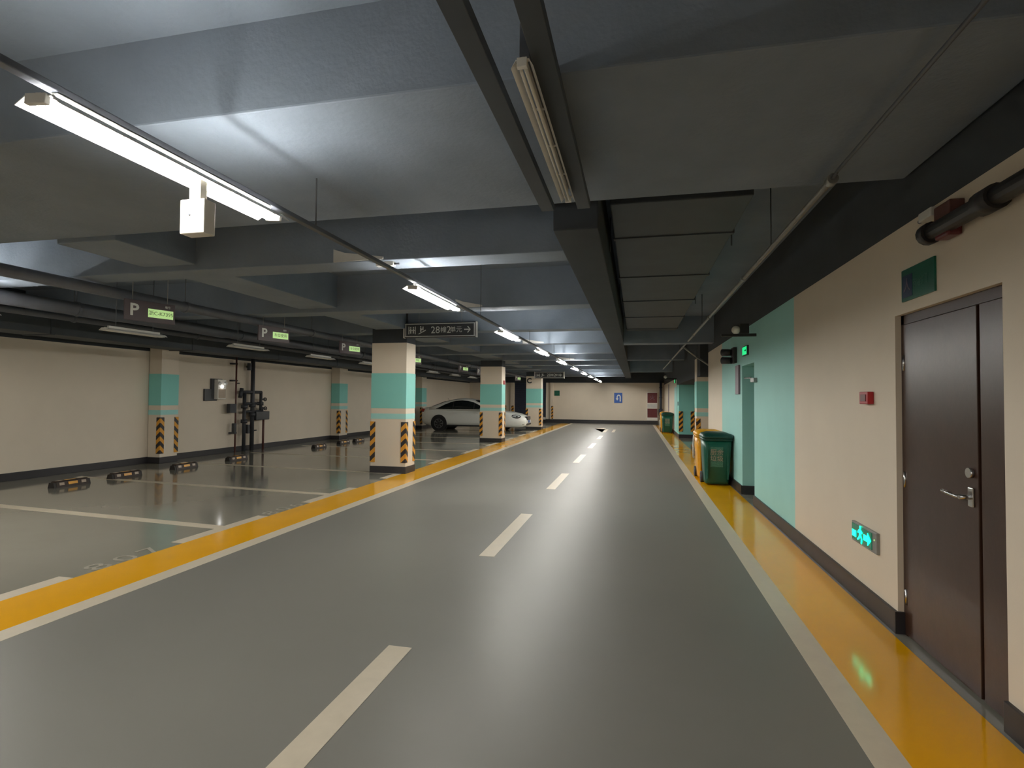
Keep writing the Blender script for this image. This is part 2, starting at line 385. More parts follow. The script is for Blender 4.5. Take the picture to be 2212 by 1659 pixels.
lamp_y = [2.06, 5.28, 8.6, 11.85, 15.15, 18.45, 21.8, 25.1, 28.35, 31.6]  # last lamp is added to brighten the far end
for i, y in enumerate(lamp_y):
    if i == 2: lamp_mid = o = make_lamp('', GL, power='tube_mid')
    elif i == 5: lamp_far = o = make_lamp('', GL, power='tube_far')
    else: o = lamp0 if i == 0 else copy_tree(lamp0 if i < 2 else lamp_mid if i < 5 else lamp_far)
    o.location = (LX, y, LZ); o.rotation_euler = (0, math.radians(5), 0)
    if i: o['label'] = '%s lit twin-tube lamp from the camera in the row over the lane' % ORD[i]
    if i == len(lamp_y)-1: o['label'] = 'farthest lit twin-tube lamp, added to the row over the lane'
fill_lamp = make_lamp('', 'added fill lamps over the left stalls', power='fill_tube')  # added lamps out of view, fill light for the left wall
for k, y in enumerate((4.1, 1.7, -.7, -3.1, -5.5)):
    o = copy_tree(fill_lamp) if k else fill_lamp; o.location = (-7.1, y, LZ-.1); o['label'] = 'added twin-tube fill lamp over the left stalls, out of view, nearer than the first parking sign'; o['group'] = 'added fill lamps over the left stalls'
for y in (-1.2, -4.4, -7.0):  # unseen lamps added behind the camera to even out the light
    o = copy_tree(lamp0); o.location = (LX, y, LZ); o['group'] = 'added lit lamps behind the camera'; o['label'] = 'added unseen lit twin-tube lamp over the lane behind the camera'
# trunking the lamps hang from
t = thing('lamp_trunking', (LX, 0, 0), 'thin grey cable trunking carrying the row of lit lamps', 'cable tray')
MB().box((-.02, YF+.1, LZ+.063), (.02, 33.0, LZ+.09), .004).done('channel', 'pipe', t)
for y in (0.4, 3.1, 6.9, 10.3, 13.5, 16.8, 20.1, 23.4, 26.7, 30): MB().cyl((0, y, LZ+.10), (0, y, ZC+.01), .005, 6).done('hanger_rod', 'pipe', t)
# unlit lamps over the stalls
off0 = make_lamp('nearest unlit tube lamp hanging over the left parking stalls, below the first parking sign', 'unlit tube lamps over the stalls', .93, False)
off0.name = 'unlit_lamp'
for s in (-.3, .3): MB().cyl((0, s, .06), (0, s, .96), .005, 6).done('hanger_rod', 'pipe', off0)
for i in range(9):
    o = off0 if i == 0 else copy_tree(off0)
    o.location = (-7.1, 6.5+2.4*i, 2.4)
    if i: o['label'] = '%s unlit tube lamp from the camera over the left stalls' % ORD[i]
    if i == 8: o['label'] = 'farthest unlit tube lamp over the left stalls'
o = make_lamp('unlit long white lamp under the dark ceiling at top centre, between two trunkings', None, 1.4, False); o.name = 'unlit_lamp'
o.location = (-.41, 2.63, 2.72)
for ch in o.children: ch.scale = (.42, 1, 1)
MB().box((-.02, -.66, .06), (.02, .66, .19), .003).done('mounting_channel', 'pipe', o)
for x, lb in ((-.60, 'left of the two short grey trunkings beside the unlit lamp at top centre'), (-.36, 'right of the two short grey trunkings beside the unlit lamp at top centre')):
    t = thing('cable_trunking', (x+.02, 0, 2.76), lb, 'cable tray', 'trunkings beside the top centre lamp')
    MB().box((-.042, -2, 0), (.042, 3.6, .05), .003).done('channel', 'duct', t); 
    for y in (-.5, 1.2, 2.6): MB().cyl((0, y, .05), (0, y, ZC-2.76 if y < 2 else .16), .006, 6).done('hanger_rod', 'duct', t)
# white sensor box hung under the nearest lamp
t = thing('sensor_box', (-1.96, 2.1, 2.235), 'small white box hanging below the nearest lit lamp', 'box')
MB().box((-.065, -.035, 0), (.065, .035, .157), .007).done('body', 'plastic_white', t)
MB().cyl((-.012, -.036, .085), (-.012, -.0395, .085), .005, 8).done('indicator', 'pipe', t)
MB().box((-.03, -.02, .157), (.03, .02, .252), .003).done('hanging_strap', 'plastic_white', t)
# pale wedges imitating patches of lamplight on the beams beside the lamp row
for i, (y, x0, L, nm) in enumerate(((4.75, -2.86, .52, 'nearest pale wedge imitating lamplight on a ceiling beam, right of the nearest lamp'), (7.5, -2.55, .4, 'pale wedge imitating lamplight on the beam just past the second lit lamp'), (12.65, -2.62, .5, 'pale wedge imitating lamplight on the beam near the fourth lit lamp'), (18.1, -2.6, .6, 'pale wedge imitating lamplight on the beam near the sixth lit lamp'))):
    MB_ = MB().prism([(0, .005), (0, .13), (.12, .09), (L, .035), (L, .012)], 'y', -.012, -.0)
    tag(MB_.done('light_wedge', 'bracket', None, (x0, y-.001, ZB)), nm, 'bracket', 'wedges imitating lamplight on the beams')
t = thing('junction_box', (-2.35, 4.82, ZB-.04), 'small pale junction box under the beam right of the nearest lamp', 'box')
MB().box((-.09, -.03, 0), (.09, .03, .042), .005).done('body', 'bracket', t)
MB().cyl((.085, 0, .02), (.14, 0, .02), .01, 8).done('cable_gland', 'pipe', t)

# ------------------------------------------------------------------ pipes and ducts
def run_pipe(name, x, z, r, y0, y1, label, m='pipe', hang=(8, 12, 16, 20, 24), cat='pipe', zc=ZC):
    t = thing(name, (x, 0, z), label, cat)
    MB().cyl((0, y0, 0), (0, y1, 0), r, 18).done('pipe_run', m, t)
    for y in hang:
        MB().ring((0, y, 0), (0, 1, 0), r+.012, r-.002, .04, 18).done('clamp', m, t)
        MB().cyl((0, y, r), (0, y, zc-z+.01), .006, 6).done('hanger_rod', m, t)
    return t
run_pipe('sprinkler_pipe', -6.05, 2.72, .065, -2, 30, 'grey overhead pipe running lengthwise over the stalls, nearer the lane', hang=(6.3, 9.3, 13.9, 17, 19.5, 22.5))
run_pipe('fire_main_pipe', -7.55, 2.69, .09, -2, 30, 'thick grey overhead pipe running lengthwise close to the left wall', hang=(6.0, 9.2, 14, 17, 19.5, 22.5))
run_pipe('branch_pipe', -8.35, 2.66, .045, 2, 30, 'thin grey overhead pipe between the two thicker ones over the stalls', hang=(6.6, 9.0, 14.2, 17, 19.5))
t = thing('air_duct', (-9.83, 0, 2.52), 'dark rectangular duct along the top of the left wall', 'duct')
MB().box((-.36, -3, 0), (.25, 33, .3), .01).done('duct_run', 'duct', t)
for k in range(12): MB().box((-.375, -1.8+3*k, -.012), (.262, -1.74+3*k, .312), .003).done('flange', 'duct', t)
for k in range(6): MB().cyl((.1, 1+5*k, .3), (.1, 1+5*k, ZC-2.52+.01), .006, 6).done('hanger_rod', 'duct', t)
t = thing('conduit', (1.12, 0, 2.8), 'thin pale conduit pipe running down the right side of the ceiling', 'pipe')
MB().cyl((0, 3.5, 0), (0, 24, 0), .02, 10).done('pipe_run', 'galv', t)
MB().tube([(0, 3.5, 0), (0, 3.42, .015), (0, 1.2, .03)], .010, 8).done('thin_run', 'pipe', t)
MB().tube([(0, 13.95, 0), (.3, 13.95, -.24), (.75, 13.95, -.56)], .025, 10).done('branch', 'galv', t)
for y in (3.52, 6.2, 9, 11.4, 13.95): MB().cyl((0, y-.03, 0), (0, y+.03, 0), .031, 12).done('coupling', 'galv', t)
for y in (5, 10, 15, 20): MB().cyl((0, y, .01), (0, y, ZC-2.8+.01), .005, 6).done('hanger_rod', 'duct', t)
t = thing('air_duct', (.3, 0, 3.02), 'wide dark duct under the ceiling right of the girder', 'duct')
MB().box((-.5, 4.3, 0), (.55, 12.4, .25), .01).done('duct_run', 'duct', t)
for k in range(5): MB().box((-.512, 5.2+1.7*k, -.012), (.562, 5.26+1.7*k, .262), .003).done('flange', 'duct', t)
for x, y in ((-.56, 5.6), (.6, 5.6), (-.56, 8.9), (.6, 8.9)): MB().cyl((x, y, -.02), (x, y, .34), .007, 6).done('hanger_rod', 'duct', t)
t = thing('wall_pipe', (1.6, 0, 2.44), 'dark pipe along the top of the right wall above the brown door', 'pipe')
MB().cyl((0, -3, 0), (0, 3.5, 0), .045, 14).done('pipe_run', 'black', t)
MB().cyl((0, 3.44, 0), (0, 3.5, 0), .06, 14).done('end_cap', 'black', t)
MB().cyl((0, 3.0, 0), (0, 2.88, 0), .06, 14).done('coupling', 'black', t)
for y in (1.0, 2.6): MB().box((-.015, y-.02, -.07), (.06, y+.02, .07)).done('wall_clip', 'galv', t)

# ------------------------------------------------------------------ parking signs
def parking_sign(label, txt):
    t = thing('parking_sign', (0, 0, 0), label, 'sign', 'hanging parking signs over the stalls')
    MB().box((-.012, -.29, 0), (.012, .29, .25), .004).done('panel', 'sign_brown', t)
    text('letter', 'P', .2, 'sign_text', t, frame((.0125, -.185, .125), (0, 1, 0), (0, 0, 1)), .002, bold=.005)
    sc = MB().box((.012, -.03, .06), (.018, .265, .165), .002).done('screen', 'lcd', t)
    text('plate_text', txt, .062, 'lcd_text', sc, frame((.0185, .118, .112), (0, 1, 0), (0, 0, 1)), .0006)
    text('small_text', '编号', .034, 'sign_text', t, frame((.0125, .2, .205), (0, 1, 0), (0, 0, 1)), .001)
    for s in (-.2, .2): MB().cyl((0, s, .25), (0, s, .96), .004, 6).done('hanger_rod', 'galv', t)
    return t
PS = [(5.53, '浙C-K7395', 'nearest hanging parking sign with letter P, at far left'), (7.88, '车位使用', 'second hanging parking sign with letter P from the left'), (10.33, '车位使用', 'third hanging parking sign, just left of the nearest column'),
      (13.72, '车位', 'hanging parking sign peeking out right of the nearest column'), (18.0, '车位', 'hanging parking sign over the rear of the silver car'), (20.2, '车位', 'hanging parking sign at the top left edge of the middle column'), (26.9, '车位', 'farthest hanging parking sign, left of the column lettered C')]
for y, tx, lb in PS:
    o = parking_sign(lb, tx); o.location = (-5.82, y, 2.4); o.rotation_euler = (0, 0, math.radians(-17))

# ------------------------------------------------------------------ direction signs
def direction_sign(label, w, h):
    t = thing('direction_sign', (0, 0, 0), label, 'sign')
    MB().box((-w/2, -.03, 0), (w/2, .03, h), .004).done('panel', 'sign_dark', t)
    b = MB(); e = .014
    b.box((-w/2+.01, -.034, h-.03), (w/2-.01, -.029, h-.03+e)); b.box((-w/2+.01, -.034, .018), (w/2-.01, -.029, .018+e))
    b.box((w/2-.035, -.034, .018), (w/2-.02, -.029, h-.03+e)); b.box((-w/2+.02, -.034, .018), (-w/2+.035, -.029, h-.03+e))
    b.done('border', 'sign_text', t)
    MB().box((w/2, -.034, -.005), (w/2+.025, .034, h+.005), .003).done('end_cap', 'tray_white', t)
    MB().box((-w/2-.025, -.034, -.005), (-w/2, .034, h+.005), .003).done('end_cap', 'tray_white', t)
    y = -.033; zc = h*.5
    # lift pictogram: frame with two doors and three riders
    ic = MB(); x = -w/2+.16
    ic.box((x-.075, y, zc-.075), (x-.06, y+.004, zc+.075)); ic.box((x+.06, y, zc-.075), (x+.075, y+.004, zc+.075))
    for k in (-.028, .028): ic.box((x+k-.012, y, zc-.06), (x+k+.012, y+.004, zc+.035)); ic.cyl((x+k, y, zc+.055), (x+k, y+.004, zc+.055), .013, 10)
    ic.box((x-.06, y, zc-.012), (x+.06, y+.004, zc+.004))
    ic.done('lift_symbol', 'sign_text', t)
    ic = MB(); x += .2
    ic.prism([(x-.08, zc-.075), (x-.05, zc-.075), (x+.085, zc-.01), (x+.085, zc+.01)], 'y', y, y+.004)
    ic.box((x-.03, y, zc-.03), (x-.005, y+.004, zc+.05)); ic.cyl((x-.02, y, zc+.068), (x-.02, y+.004, zc+.068), .013, 10)
    ic.box((x+.02, y, zc), (x+.038, y+.004, zc+.07)); ic.prism([(x-.005, zc), (x+.02, zc+.02), (x+.02, zc+.035), (x-.005, zc+.02)], 'y', y, y+.004)
    ic.done('stairs_symbol', 'sign_text', t)
    x = -w/2+.535
    for s, sz, dx in (('28', .19, .11), ('幢', .125, .275), ('2', .19, .385), ('单元', .125, .53)):
        text('lettering', s, sz, 'sign_text', t, frame((x+dx, y+.001, zc-.005), (1, 0, 0), (0, 0, 1)), .002)
    a = MB(); x = w/2-.165
    a.box((x-.065, y, zc-.011), (x+.055, y+.004, zc+.011))
    for s in (-1, 1): a.prism([(x+.065, zc), (x+.045, zc), (x-.005, zc+s*.055), (x+.01, zc+s*.066)], 'y', y, y+.004)
    a.done('arrow', 'sign_text', t)
    for s in (-w*.3, w*.3): MB().cyl((s, 0, h), (s, 0, h+.36), .005, 6).done('hanger_rod', 'galv', t)
    return t
o = direction_sign('dark hanging direction sign reading 28 and 2 with a right arrow, above the nearest column', 1.46, .29); o.location = (-3.72, 10.02, 2.675)
for ch in o.children:
    pass
o = direction_sign('distant dark hanging direction sign above the column lettered C', 1.34, .3); o.location = (-3.85, 24.6, 2.43)

# ------------------------------------------------------------------ car (side on, nose towards the lane)
def car():
    t = thing('car', (-9.83, 24.72, 0), 'silver-white sedan parked side-on behind the middle column', 'car')
    def pl(tab, x):
        for (a, va), (b, vb) in zip(tab, tab[1:]):
            if a <= x <= b:
                u = (x-a)/(b-a); return va+(vb-va)*u
        return tab[-1][1] if x > tab[-1][0] else tab[0][1]
    top = [(0, .78), (.06, .96), (.2, 1.06), (.5, 1.08), (.9, 1.0), (1.5, .96), (3.2, .96), (3.6, .95), (4.2, .88), (4.6, .80), (4.85, .70), (4.98, .60), (5.02, .5)]
    bot = [(0, .48), (.06, .36), (.2, .27), (.6, .2), (4.6, .2), (4.85, .22), (4.98, .28), (5.02, .36)]
    wid = [(0, .55), (.06, .70), (.2, .80), (.5, .87), (1.2, .905), (3.6, .905), (4.2, .88), (4.6, .81), (4.85, .75), (4.98, .64), (5.02, .55)]
    xs = [0, .03, .06, .12, .2, .35, .5, .7, .9, 1.2, 1.5, 2, 2.5, 3, 3.3, 3.6, 3.9, 4.2, 4.4, 4.6, 4.75, 4.85, 4.93, 4.98, 5.02]
    secs = []
    for x in xs:
        a, b, w = pl(bot, x), pl(top, x), pl(wid, x); h = b-a
        half = [(.0, a), (.8*w, a), (.95*w, a+.06*h), (1.0*w, a+.3*h), (1.0*w, a+.58*h), (.96*w, a+.82*h), (.88*w, a+.95*h), (.6*w, b), (0, b+.012)]
        secs.append([(x, -y, z) for y, z in half] + [(x, y, z) for y, z in half[::-1][1:-1]])
    body = MB().loft(secs).done('body', 'car_paint', t)
    roof = [(.45, 1.07), (.8, 1.2), (1.2, 1.36), (1.6, 1.45), (2.0, 1.48), (2.3, 1.465), (2.6, 1.40), (2.95, 1.25), (3.3, 1.08), (3.55, .96)]
    def shell(x):
        zr = pl(roof, x); zb = .95; yb = .83; yt = .83-.27*min(1, (zr-zb)/.5)
        return zb, zr, yb, yt
    cx = [.45, .8, 1.2, 1.6, 2.0, 2.3, 2.6, 2.95, 3.3, 3.55]; secs = []
    for x in cx:
        zb, zr, yb, yt = shell(x)
        half = [(0, zb), (yb, zb), (yb+(yt-yb)*.9, zb+(zr-zb)*.88), (yt*.9, zr-.02*(zr-zb)/.5), (yt*.5, zr+.012), (0, zr+.018)]
        secs.append([(x, -y, z) for y, z in half] + [(x, y, z) for y, z in half[::-1][1:-1]])
    MB().loft(secs).done('cabin', 'car_paint', t)
    wtop = [(.78, 1.01), (.98, 1.09), (1.3, 1.26), (1.7, 1.375), (2.0, 1.395), (2.3, 1.375), (2.6, 1.30), (2.95, 1.14), (3.25, 1.0)]
    for s in (-1, 1):
        rows = []
        for x in (.80, .98, 1.2, 1.45, 1.7, 2.0, 2.3, 2.6, 2.95, 3.22):
            zb, zr, yb, yt = shell(x); z0 = .995; z1 = max(z0+.012, pl(wtop, x))
            def yat(z): return yb+(yt-yb)*min(1, (z-zb)/max(.05, zr-zb)*.9/.88)
            rows.append([(x, s*(yat(z)+.004), z) for z in (z0, (z0+z1)/2, z1)])
        w = MB().sheet(rows, (0, s*.008, 0)).done('side_window', 'glass', t)
        for px in (1.62, 2.62):
            zb, zr, yb, yt = shell(px)
            MB().cyl((px, s*(yb-.005), 1.0), (px-.02, s*(yat(pl(wtop, px))+.01), pl(wtop, px)), .018, 6).done('window_pillar', 'car_dark', w)
        # wheels, arches
        for x in (.97, 3.66):
            MB().cyl((x, s*.62, .35), (x, s*.909, .35), .385, 28).done('wheel_arch', 'car_dark', t)
            wh = MB().ring((x, s*.82, .33), (0, 1, 0), .33, .215, .2, 28).done('wheel', 'tyre', t)
            r = MB().cyl((x, s*.80, .33), (x, s*.885, .33), .06, 12)
            for k in range(7):
                a = 2*math.pi*k/7; r.cyl((x, s*.88, .33), (x+.2*math.cos(a), s*.9, .33+.2*math.sin(a)), .026, 6)
            r.ring((x, s*.87, .33), (0, 1, 0), .222, .195, .1, 28)
            r.done('rim', 'rim', wh)
            MB().cyl((x, s*.74, .33), (x, s*.82, .33), .214, 20).done('wheel_disc', 'car_dark', wh)
        mi = MB(); mi.ball((3.02, s*.99, 1.0), .1, 14, 8, .75, 1.0, .7); mi.cyl((3.02, s*.85, .97), (3.02, s*.96, .985), .025, 8); mi.done('mirror', 'car_paint', t)
        MB().ball((.14, s*.72, .92), .1, 12, 8, 1.1, .75, .8).done('taillight', 'taillight', t)
        h = MB().ball((4.56, s*.762, .69), .1, 16, 8, 2.5, .8, .95).done('headlight', 'car_dark', t)
        MB().ball((4.58, s*.80, .70), .1, 14, 8, 1.9, .6, .62).done('lamp_lens', 'headlight', h)
        MB().ball((4.64, s*.853, .69), .035, 10, 6, 1.5, .6, .9).done('lamp_bowl', 'car_dark', h)
        MB().ball((4.8, s*.66, .34), .1, 14, 8, 1.3, .8, .38).done('fog_lamp_recess', 'car_dark', t)
        for x in (1.75, 2.75): MB().cbox((x, s*.90, .82), (.2, .03, .03), .008).done('door_handle', 'car_paint', t)
        MB().cbox((2.4, s*.885, .245), (2.5, .05, .06), .01).done('sill', 'car_dark', t)
    # windscreen and rear window laid on the cabin shell
    for nm, xr in (('rear_window', (.55, .8, 1.15)), ('windscreen', (2.62, 2.95, 3.3, 3.48))):
        rows = []
        for x in xr:
            zb, zr, yb, yt = shell(x); rows.append([(x, q*yt*.86, zr+.004+.014*(1-abs(q))) for q in (-1, -.5, 0, .5, 1)])
        MB().sheet(rows, (0, 0, .008)).done(nm, 'glass', t)
    gr = MB().cbox((4.95, 0, .60), (.16, .74, .17), .03).done('grille', 'car_dark', t)
    for k in range(3): MB().cbox((5.032, 0, .56+.038*k), (.014, .64, .014)).done('grille_bar', 'chrome', gr)
    MB().cbox((4.95, 0, .34), (.17, 1.0, .08), .02).done('lower_intake', 'car_dark', t)
    MB().cbox((5.035, 0, .46), (.02, .42, .12), .004).done('licence_plate', 'plate', t)
    MB().cyl((1.1, .3, 1.33), (.98, .3, 1.5), .006, 6).done('antenna', 'car_dark', t)
car()

# ------------------------------------------------------------------ wheelie bins
def wheelie_bin(x, y, label, body, lid, rz=0.0, label_panel=True, name='wheelie_bin'):
    t = thing(name, (x, y, 0), label, 'bin', None, rz); H = .86
    def sec(w, d, z, off=0): 
        r = .05
        p = []
        for cx, cy, a0 in ((1, 1, 0), (-1, 1, 90), (-1, -1, 180), (1, -1, 270)):
            for k in range(4):
                a = math.radians(a0+30*k); p.append((cx*(w/2-r)+r*math.cos(a), off+cy*(d/2-r)+r*math.sin(a), z))
        return p
    MB().loft([sec(.39, .40, .03, .03), sec(.40, .42, .08, .03), sec(.455, .50, .6), sec(.475, .53, .80)]).done('body', body, t)
    MB().loft([sec(.50, .56, .79), sec(.50, .56, .84)]).done('rim', lid, t)
    MB().loft([sec(.515, .585, .835, -.01), sec(.515, .585, .865, -.01), sec(.47, .52, .905, .0), sec(.30, .34, .935, .03)]).done('lid', lid, t)
    MB().box((-.16, -.325, .845), (.16, -.28, .87), .008).done('lid_lip', lid, t)
    for s in (-1, 1):
        MB().box((s*.168-.012, -.262, .12), (s*.168+.012, -.205, .76), .006).xf(Matrix.Translation((0, 0, 0))).done('rib', body, t)
        w = MB().cyl((s*.17, .235, .1), (s*.235, .235, .1), .1, 20).done('wheel', 'rubber', t)
        MB().cyl((s*.235, .235, .1), (s*.242, .235, .1), .04, 12).done('hub', 'pipe', w)
    MB().cyl((-.2, .235, .1), (.2, .235, .1), .012, 8).done('axle', 'galv', t)
    MB().cyl((-.2, .33, .86), (.2, .33, .86), .016, 10).done('handle', lid, t)
    for s in (-.19, .19): MB().box((s-.02, .26, .82), (s+.02, .34, .88), .006).done('handle_arm', lid, t)
    if label_panel:
        p = MB().prism([(-.225-.0, .33), (-.262, .68), (-.258, .68), (-.221, .33)], 'x', -.12, .09).done('label_panel', 'bin_label', t)
        text('label_text', '厨余\n垃圾', .11, 'reflect_w', p, frame((-.015, -.2555, .53), (1, 0, 0), (0, -.1, .995)), .002)
    return t
wheelie_bin(1.39, 10.36, 'near dark green wheelie bin standing on the yellow strip by the teal wall', 'bin_green', 'bin_lid')
b = wheelie_bin(1.36, 11.15, 'yellow wheelie bin mostly hidden behind the near green bin', 'bin_yellow', 'bin_yellow', label_panel=False)
MB().tube([(-.285, -.2, .83), (-.30, -.24, .70), (-.30, -.24, .42), (-.27, -.22, .40)], .012, 8).done('pull_strap', 'plastic_white', b)
wheelie_bin(1.38, 25.65, 'far small-looking green wheelie bin near the end of the right wall', 'bin_green', 'bin_lid')
wheelie_bin(1.34, 26.6, 'far yellow wheelie bin hidden behind the far green one', 'bin_yellow', 'bin_yellow', label_panel=False)

# ------------------------------------------------------------------ wheel stops
st0 = thing('wheel_stop', (0, 0, 0), '', 'wheel stop', 'wheel stops in the left stalls')
MB().prism([(-.075, 0), (.075, 0), (.055, .09), (.035, .105), (-.035, .105), (-.055, .09)], 'y', -.26, .26).done('rubber_block', 'brownrub', st0)
for s in (-1, 1):
    MB().prism([(-.07, 0), (.07, 0), (.045, .085), (-.045, .085)], 'y', s*.26, s*.30).done('end_ramp', 'rubber', st0)
for yc, mm, L in ((0, 'reflect_y', .15), (-.18, 'reflect_w', .075), (.18, 'reflect_w', .075)):
    MB().prism([(.0595, .078), (.069, .036), (.075, .036), (.0655, .079)], 'y', yc-L/2, yc+L/2).done('reflector', mm, st0)
    MB().box((-.03, yc-L/2, .104), (.03, yc+L/2, .1075)).done('top_reflector', mm, st0)
WS = [(-9.15, 7.25, 'nearest wheel stop with amber reflector, at far left by the wall'), (-9.15, 8.25, 'second wheel stop from the camera, by the left wall'), (-9.15, 9.6, 'third wheel stop from the camera, in front of the nearest pilaster'),
      (-9.17, 11.15, 'wheel stop standing in front of the wall pipes'), (-9.15, 14.55, 'fifth wheel stop from the camera, left of the second pilaster'), (-9.25, 16.1, 'sixth wheel stop from the camera, below the second pilaster'), (-9.2, 17.0, 'farthest visible wheel stop, just left of the nearest column')]
for i, (x, y, lb) in enumerate(WS):
    o = st0 if i == 0 else copy_tree(st0)
    o.location = (x, y, 0); o['label'] = lb

# ------------------------------------------------------------------ left wall: unit and pipe assembly
t = thing('wall_emergency_light', (XL, 12.08, 1.62), 'pale wall box with a bright spot and dark blocks standing for its shadow, left of the pipes', 'wall light')
MB().box((0, -.42, -.24), (.05, .0, .06), .006).done('shadow_plate', 'sign_dark', t)  # this and the next dark block stand for the unit's cast shadow
MB().box((0, -.2, -.16), (.06, .16, .33), .006).done('shadow_side_block', 'sign_dark', t)
MB().box((.05, -.12, -.2), (.17, .17, .31), .012).done('housing', 'plastic_white', t)
MB().box((.17, -.1, -.17), (.176, .15, .06), .003).done('cover', 'reflect_w', t)
for s in (-.08, .13): MB().cyl((.16, s, .22), (.21, s, .2), .04, 14).done('spot_head', 'tray_white', t)
MB().ball((.185, .02, .13), .03).done('lit_led', 'led', t)
PX = XL+.16
t = thing('pipe_assembly', (PX, 0, 0), 'dark vertical sprinkler pipes with a valve manifold on the left wall', 'pipes')
MB().cyl((0, 12.62, 0), (0, 12.62, 2.55), .022, 10).done('thin_pipe', 'brown_pipe', t)
MB().cyl((0, 12.95, 0), (0, 12.95, 1.62), .048, 14).done('drain_pipe', 'valve', t)
MB().cyl((0, 13.27, 0), (0, 13.27, 2.9), .055, 14).done('main_pipe', 'valve', t)
MB().cyl((.02, 13.72, 0), (.02, 13.72, .86), .03, 10).done('small_pipe', 'brown_pipe', t)
MB().tube([(0, 12.86, 1.62), (0, 13.62, 1.62), (0, 13.62, .98)], .042, 12).done('manifold', 'valve', t)
MB().cyl((0, 12.78, 1.46), (0, 12.84, 1.72), .05, 12).done('end_valve', 'valve', t)
for z in (1.30, 1.08): MB().cyl((0, 12.95, z), (0, 13.65, z), .035, 10).done('cross_pipe', 'valve', t)
for y, z in ((12.95, 1.22), (13.27, 1.25), (13.27, 1.0), (12.95, .82), (13.6, 1.3)): MB().cyl((0, y, z-.05), (0, y, z+.05), .085, 14).done('flange', 'valve', t)
for y, z in ((13.75, 1.42), (13.77, 1.16)):
    v = MB().cyl((0, 13.62, z), (0, y+.05, z), .02, 8).done('valve_stem', 'valve', t)
    MB().ring((0, y+.05, z), (0, 1, 0), .055, .035, .02, 14).done('hand_wheel', 'valve', v)
MB().box((-.08, 13.32, .84), (.1, 13.88, 1.08), .015).done('alarm_valve_box', 'sign_dark', t)
MB().cyl((0, 13.7, 1.05), (0, 13.72, 1.2), .02, 8).done('gauge_stem', 'valve', t)
MB().box((-.06, 12.36, 1.06), (.05, 12.6, 1.3), .01).done('switch_box', 'valve', t)
for y, z, L in ((12.58, .5, .28), (13.1, .48, .24), (13.13, 2.22, .2)): MB().box((-.05, y-.04, z), (.04, y+.04, z+L), .008).done('bracket_block', 'valve', t)
for z in (.5, 1.9, 2.35): MB().box((-.16, 12.56, z), (0, 12.68, z+.04)).done('pipe_clip', 'valve', t)
for z in (.55, 2.3): MB().box((-.16, 13.2, z), (.0, 13.36, z+.05)).done('pipe_clip', 'valve', t)
for y, z in ((12.74, 1.85), (13.45, .55)): MB().cyl((0, y-.1, z), (0, y, z), .018, 8).done('test_cock', 'valve', t)

# ------------------------------------------------------------------ brown double door
dr = struct(MB().box((XR+.05, D0+.005, 0), (XR+.10, D1-.005, DZ-.005)).done('door_1', 'door'))
fr = MB(); fr.box((XR+.035, D0, 0), (XR+.052, D0+.05, DZ)); fr.box((XR+.035, D1-.04, 0), (XR+.052, D1, DZ)); fr.box((XR+.035, D0, DZ-.06), (XR+.052, D1, DZ))
fr.done('door_frame', 'door', dr)
lf = MB().box((XR+.03, 3.23, .012), (XR+.055, D1-.042, DZ-.062), .004).done('wide_leaf', 'door', dr)
MB().box((XR+.03, D0+.052, .012), (XR+.055, 3.205, DZ-.062), .004).done('narrow_leaf', 'door', dr)
hd = MB(); hd.cyl((XR+.03, 3.285, 1.01), (XR-.03, 3.285, 1.01), .012, 12); hd.tube([(XR-.03, 3.285, 1.01), (XR-.035, 3.33, 1.012), (XR-.033, 3.435, 1.018)], .010, 10); hd.box((XR+.02, 3.262, .96), (XR+.03, 3.308, 1.06), .006)
hd.done('door_handle', 'chrome', lf)
MB().cyl((XR+.03, 3.285, 1.135), (XR+.012, 3.285, 1.135), .026, 18).done('deadbolt', 'chrome', lf)
for z in (.25, 1.0, 1.75): MB().cyl((XR+.03, D1-.045, z-.05), (XR+.03, D1-.045, z+.05), .009, 8).done('hinge', 'chrome', lf)
# teal inner doorway
d2 = struct(MB().box((XR+TH+.0, O0-.1, 0), (XR+TH+.05, O1+.1, OZ+.1)).done('door_2', 'teal_dark'))
t = thing('door_closer', (XR, 8.36, 1.79), 'small silver door closer beside the top of the teal doorway', 'door closer')
MB().box((-.05, -.12, -.03), (0, .1, .03), .006).done('body', 'galv', t)
MB().tube([(-.035, .08, .035), (-.09, .3, .04), (-.02, .12, .045)], .009, 8).done('arm', 'chrome', t)

# ------------------------------------------------------------------ things on the right wall
FX = (0, -1, 0)   # text on the right wall reads towards -Y
t = thing('wall_sign', (XR, 3.73, 2.23), 'dark green sign with a navy panel above the brown door', 'sign')
MB().box((-.012, -.197, -.1), (0, .197, .1), .003).done('plate', 'green_sign', t)
MB().box((-.014, .055, -.078), (-.011, .18, .06)).done('navy_panel', 'blue_panel', t)
text('lettering', '安全门', .06, 'bin_label', t, frame((-.0125, -.04, -.01), FX, (0, 0, 1)), .0015)
text('symbol', '人', .09, 'plaque', t, frame((-.0145, .118, -.01), FX, (0, 0, 1)), .0015)
t = thing('alarm_button', (XR, 4.46, 1.525), 'small red alarm box on the cream wall left of the brown door', 'alarm')
MB().box((-.042, -.075, -.045), (0, .075, .045), .006).done('box', 'red', t)
MB().box((-.046, -.045, -.025), (-.041, .045, .025), .002).done('front_plate', 'dark_red', t)
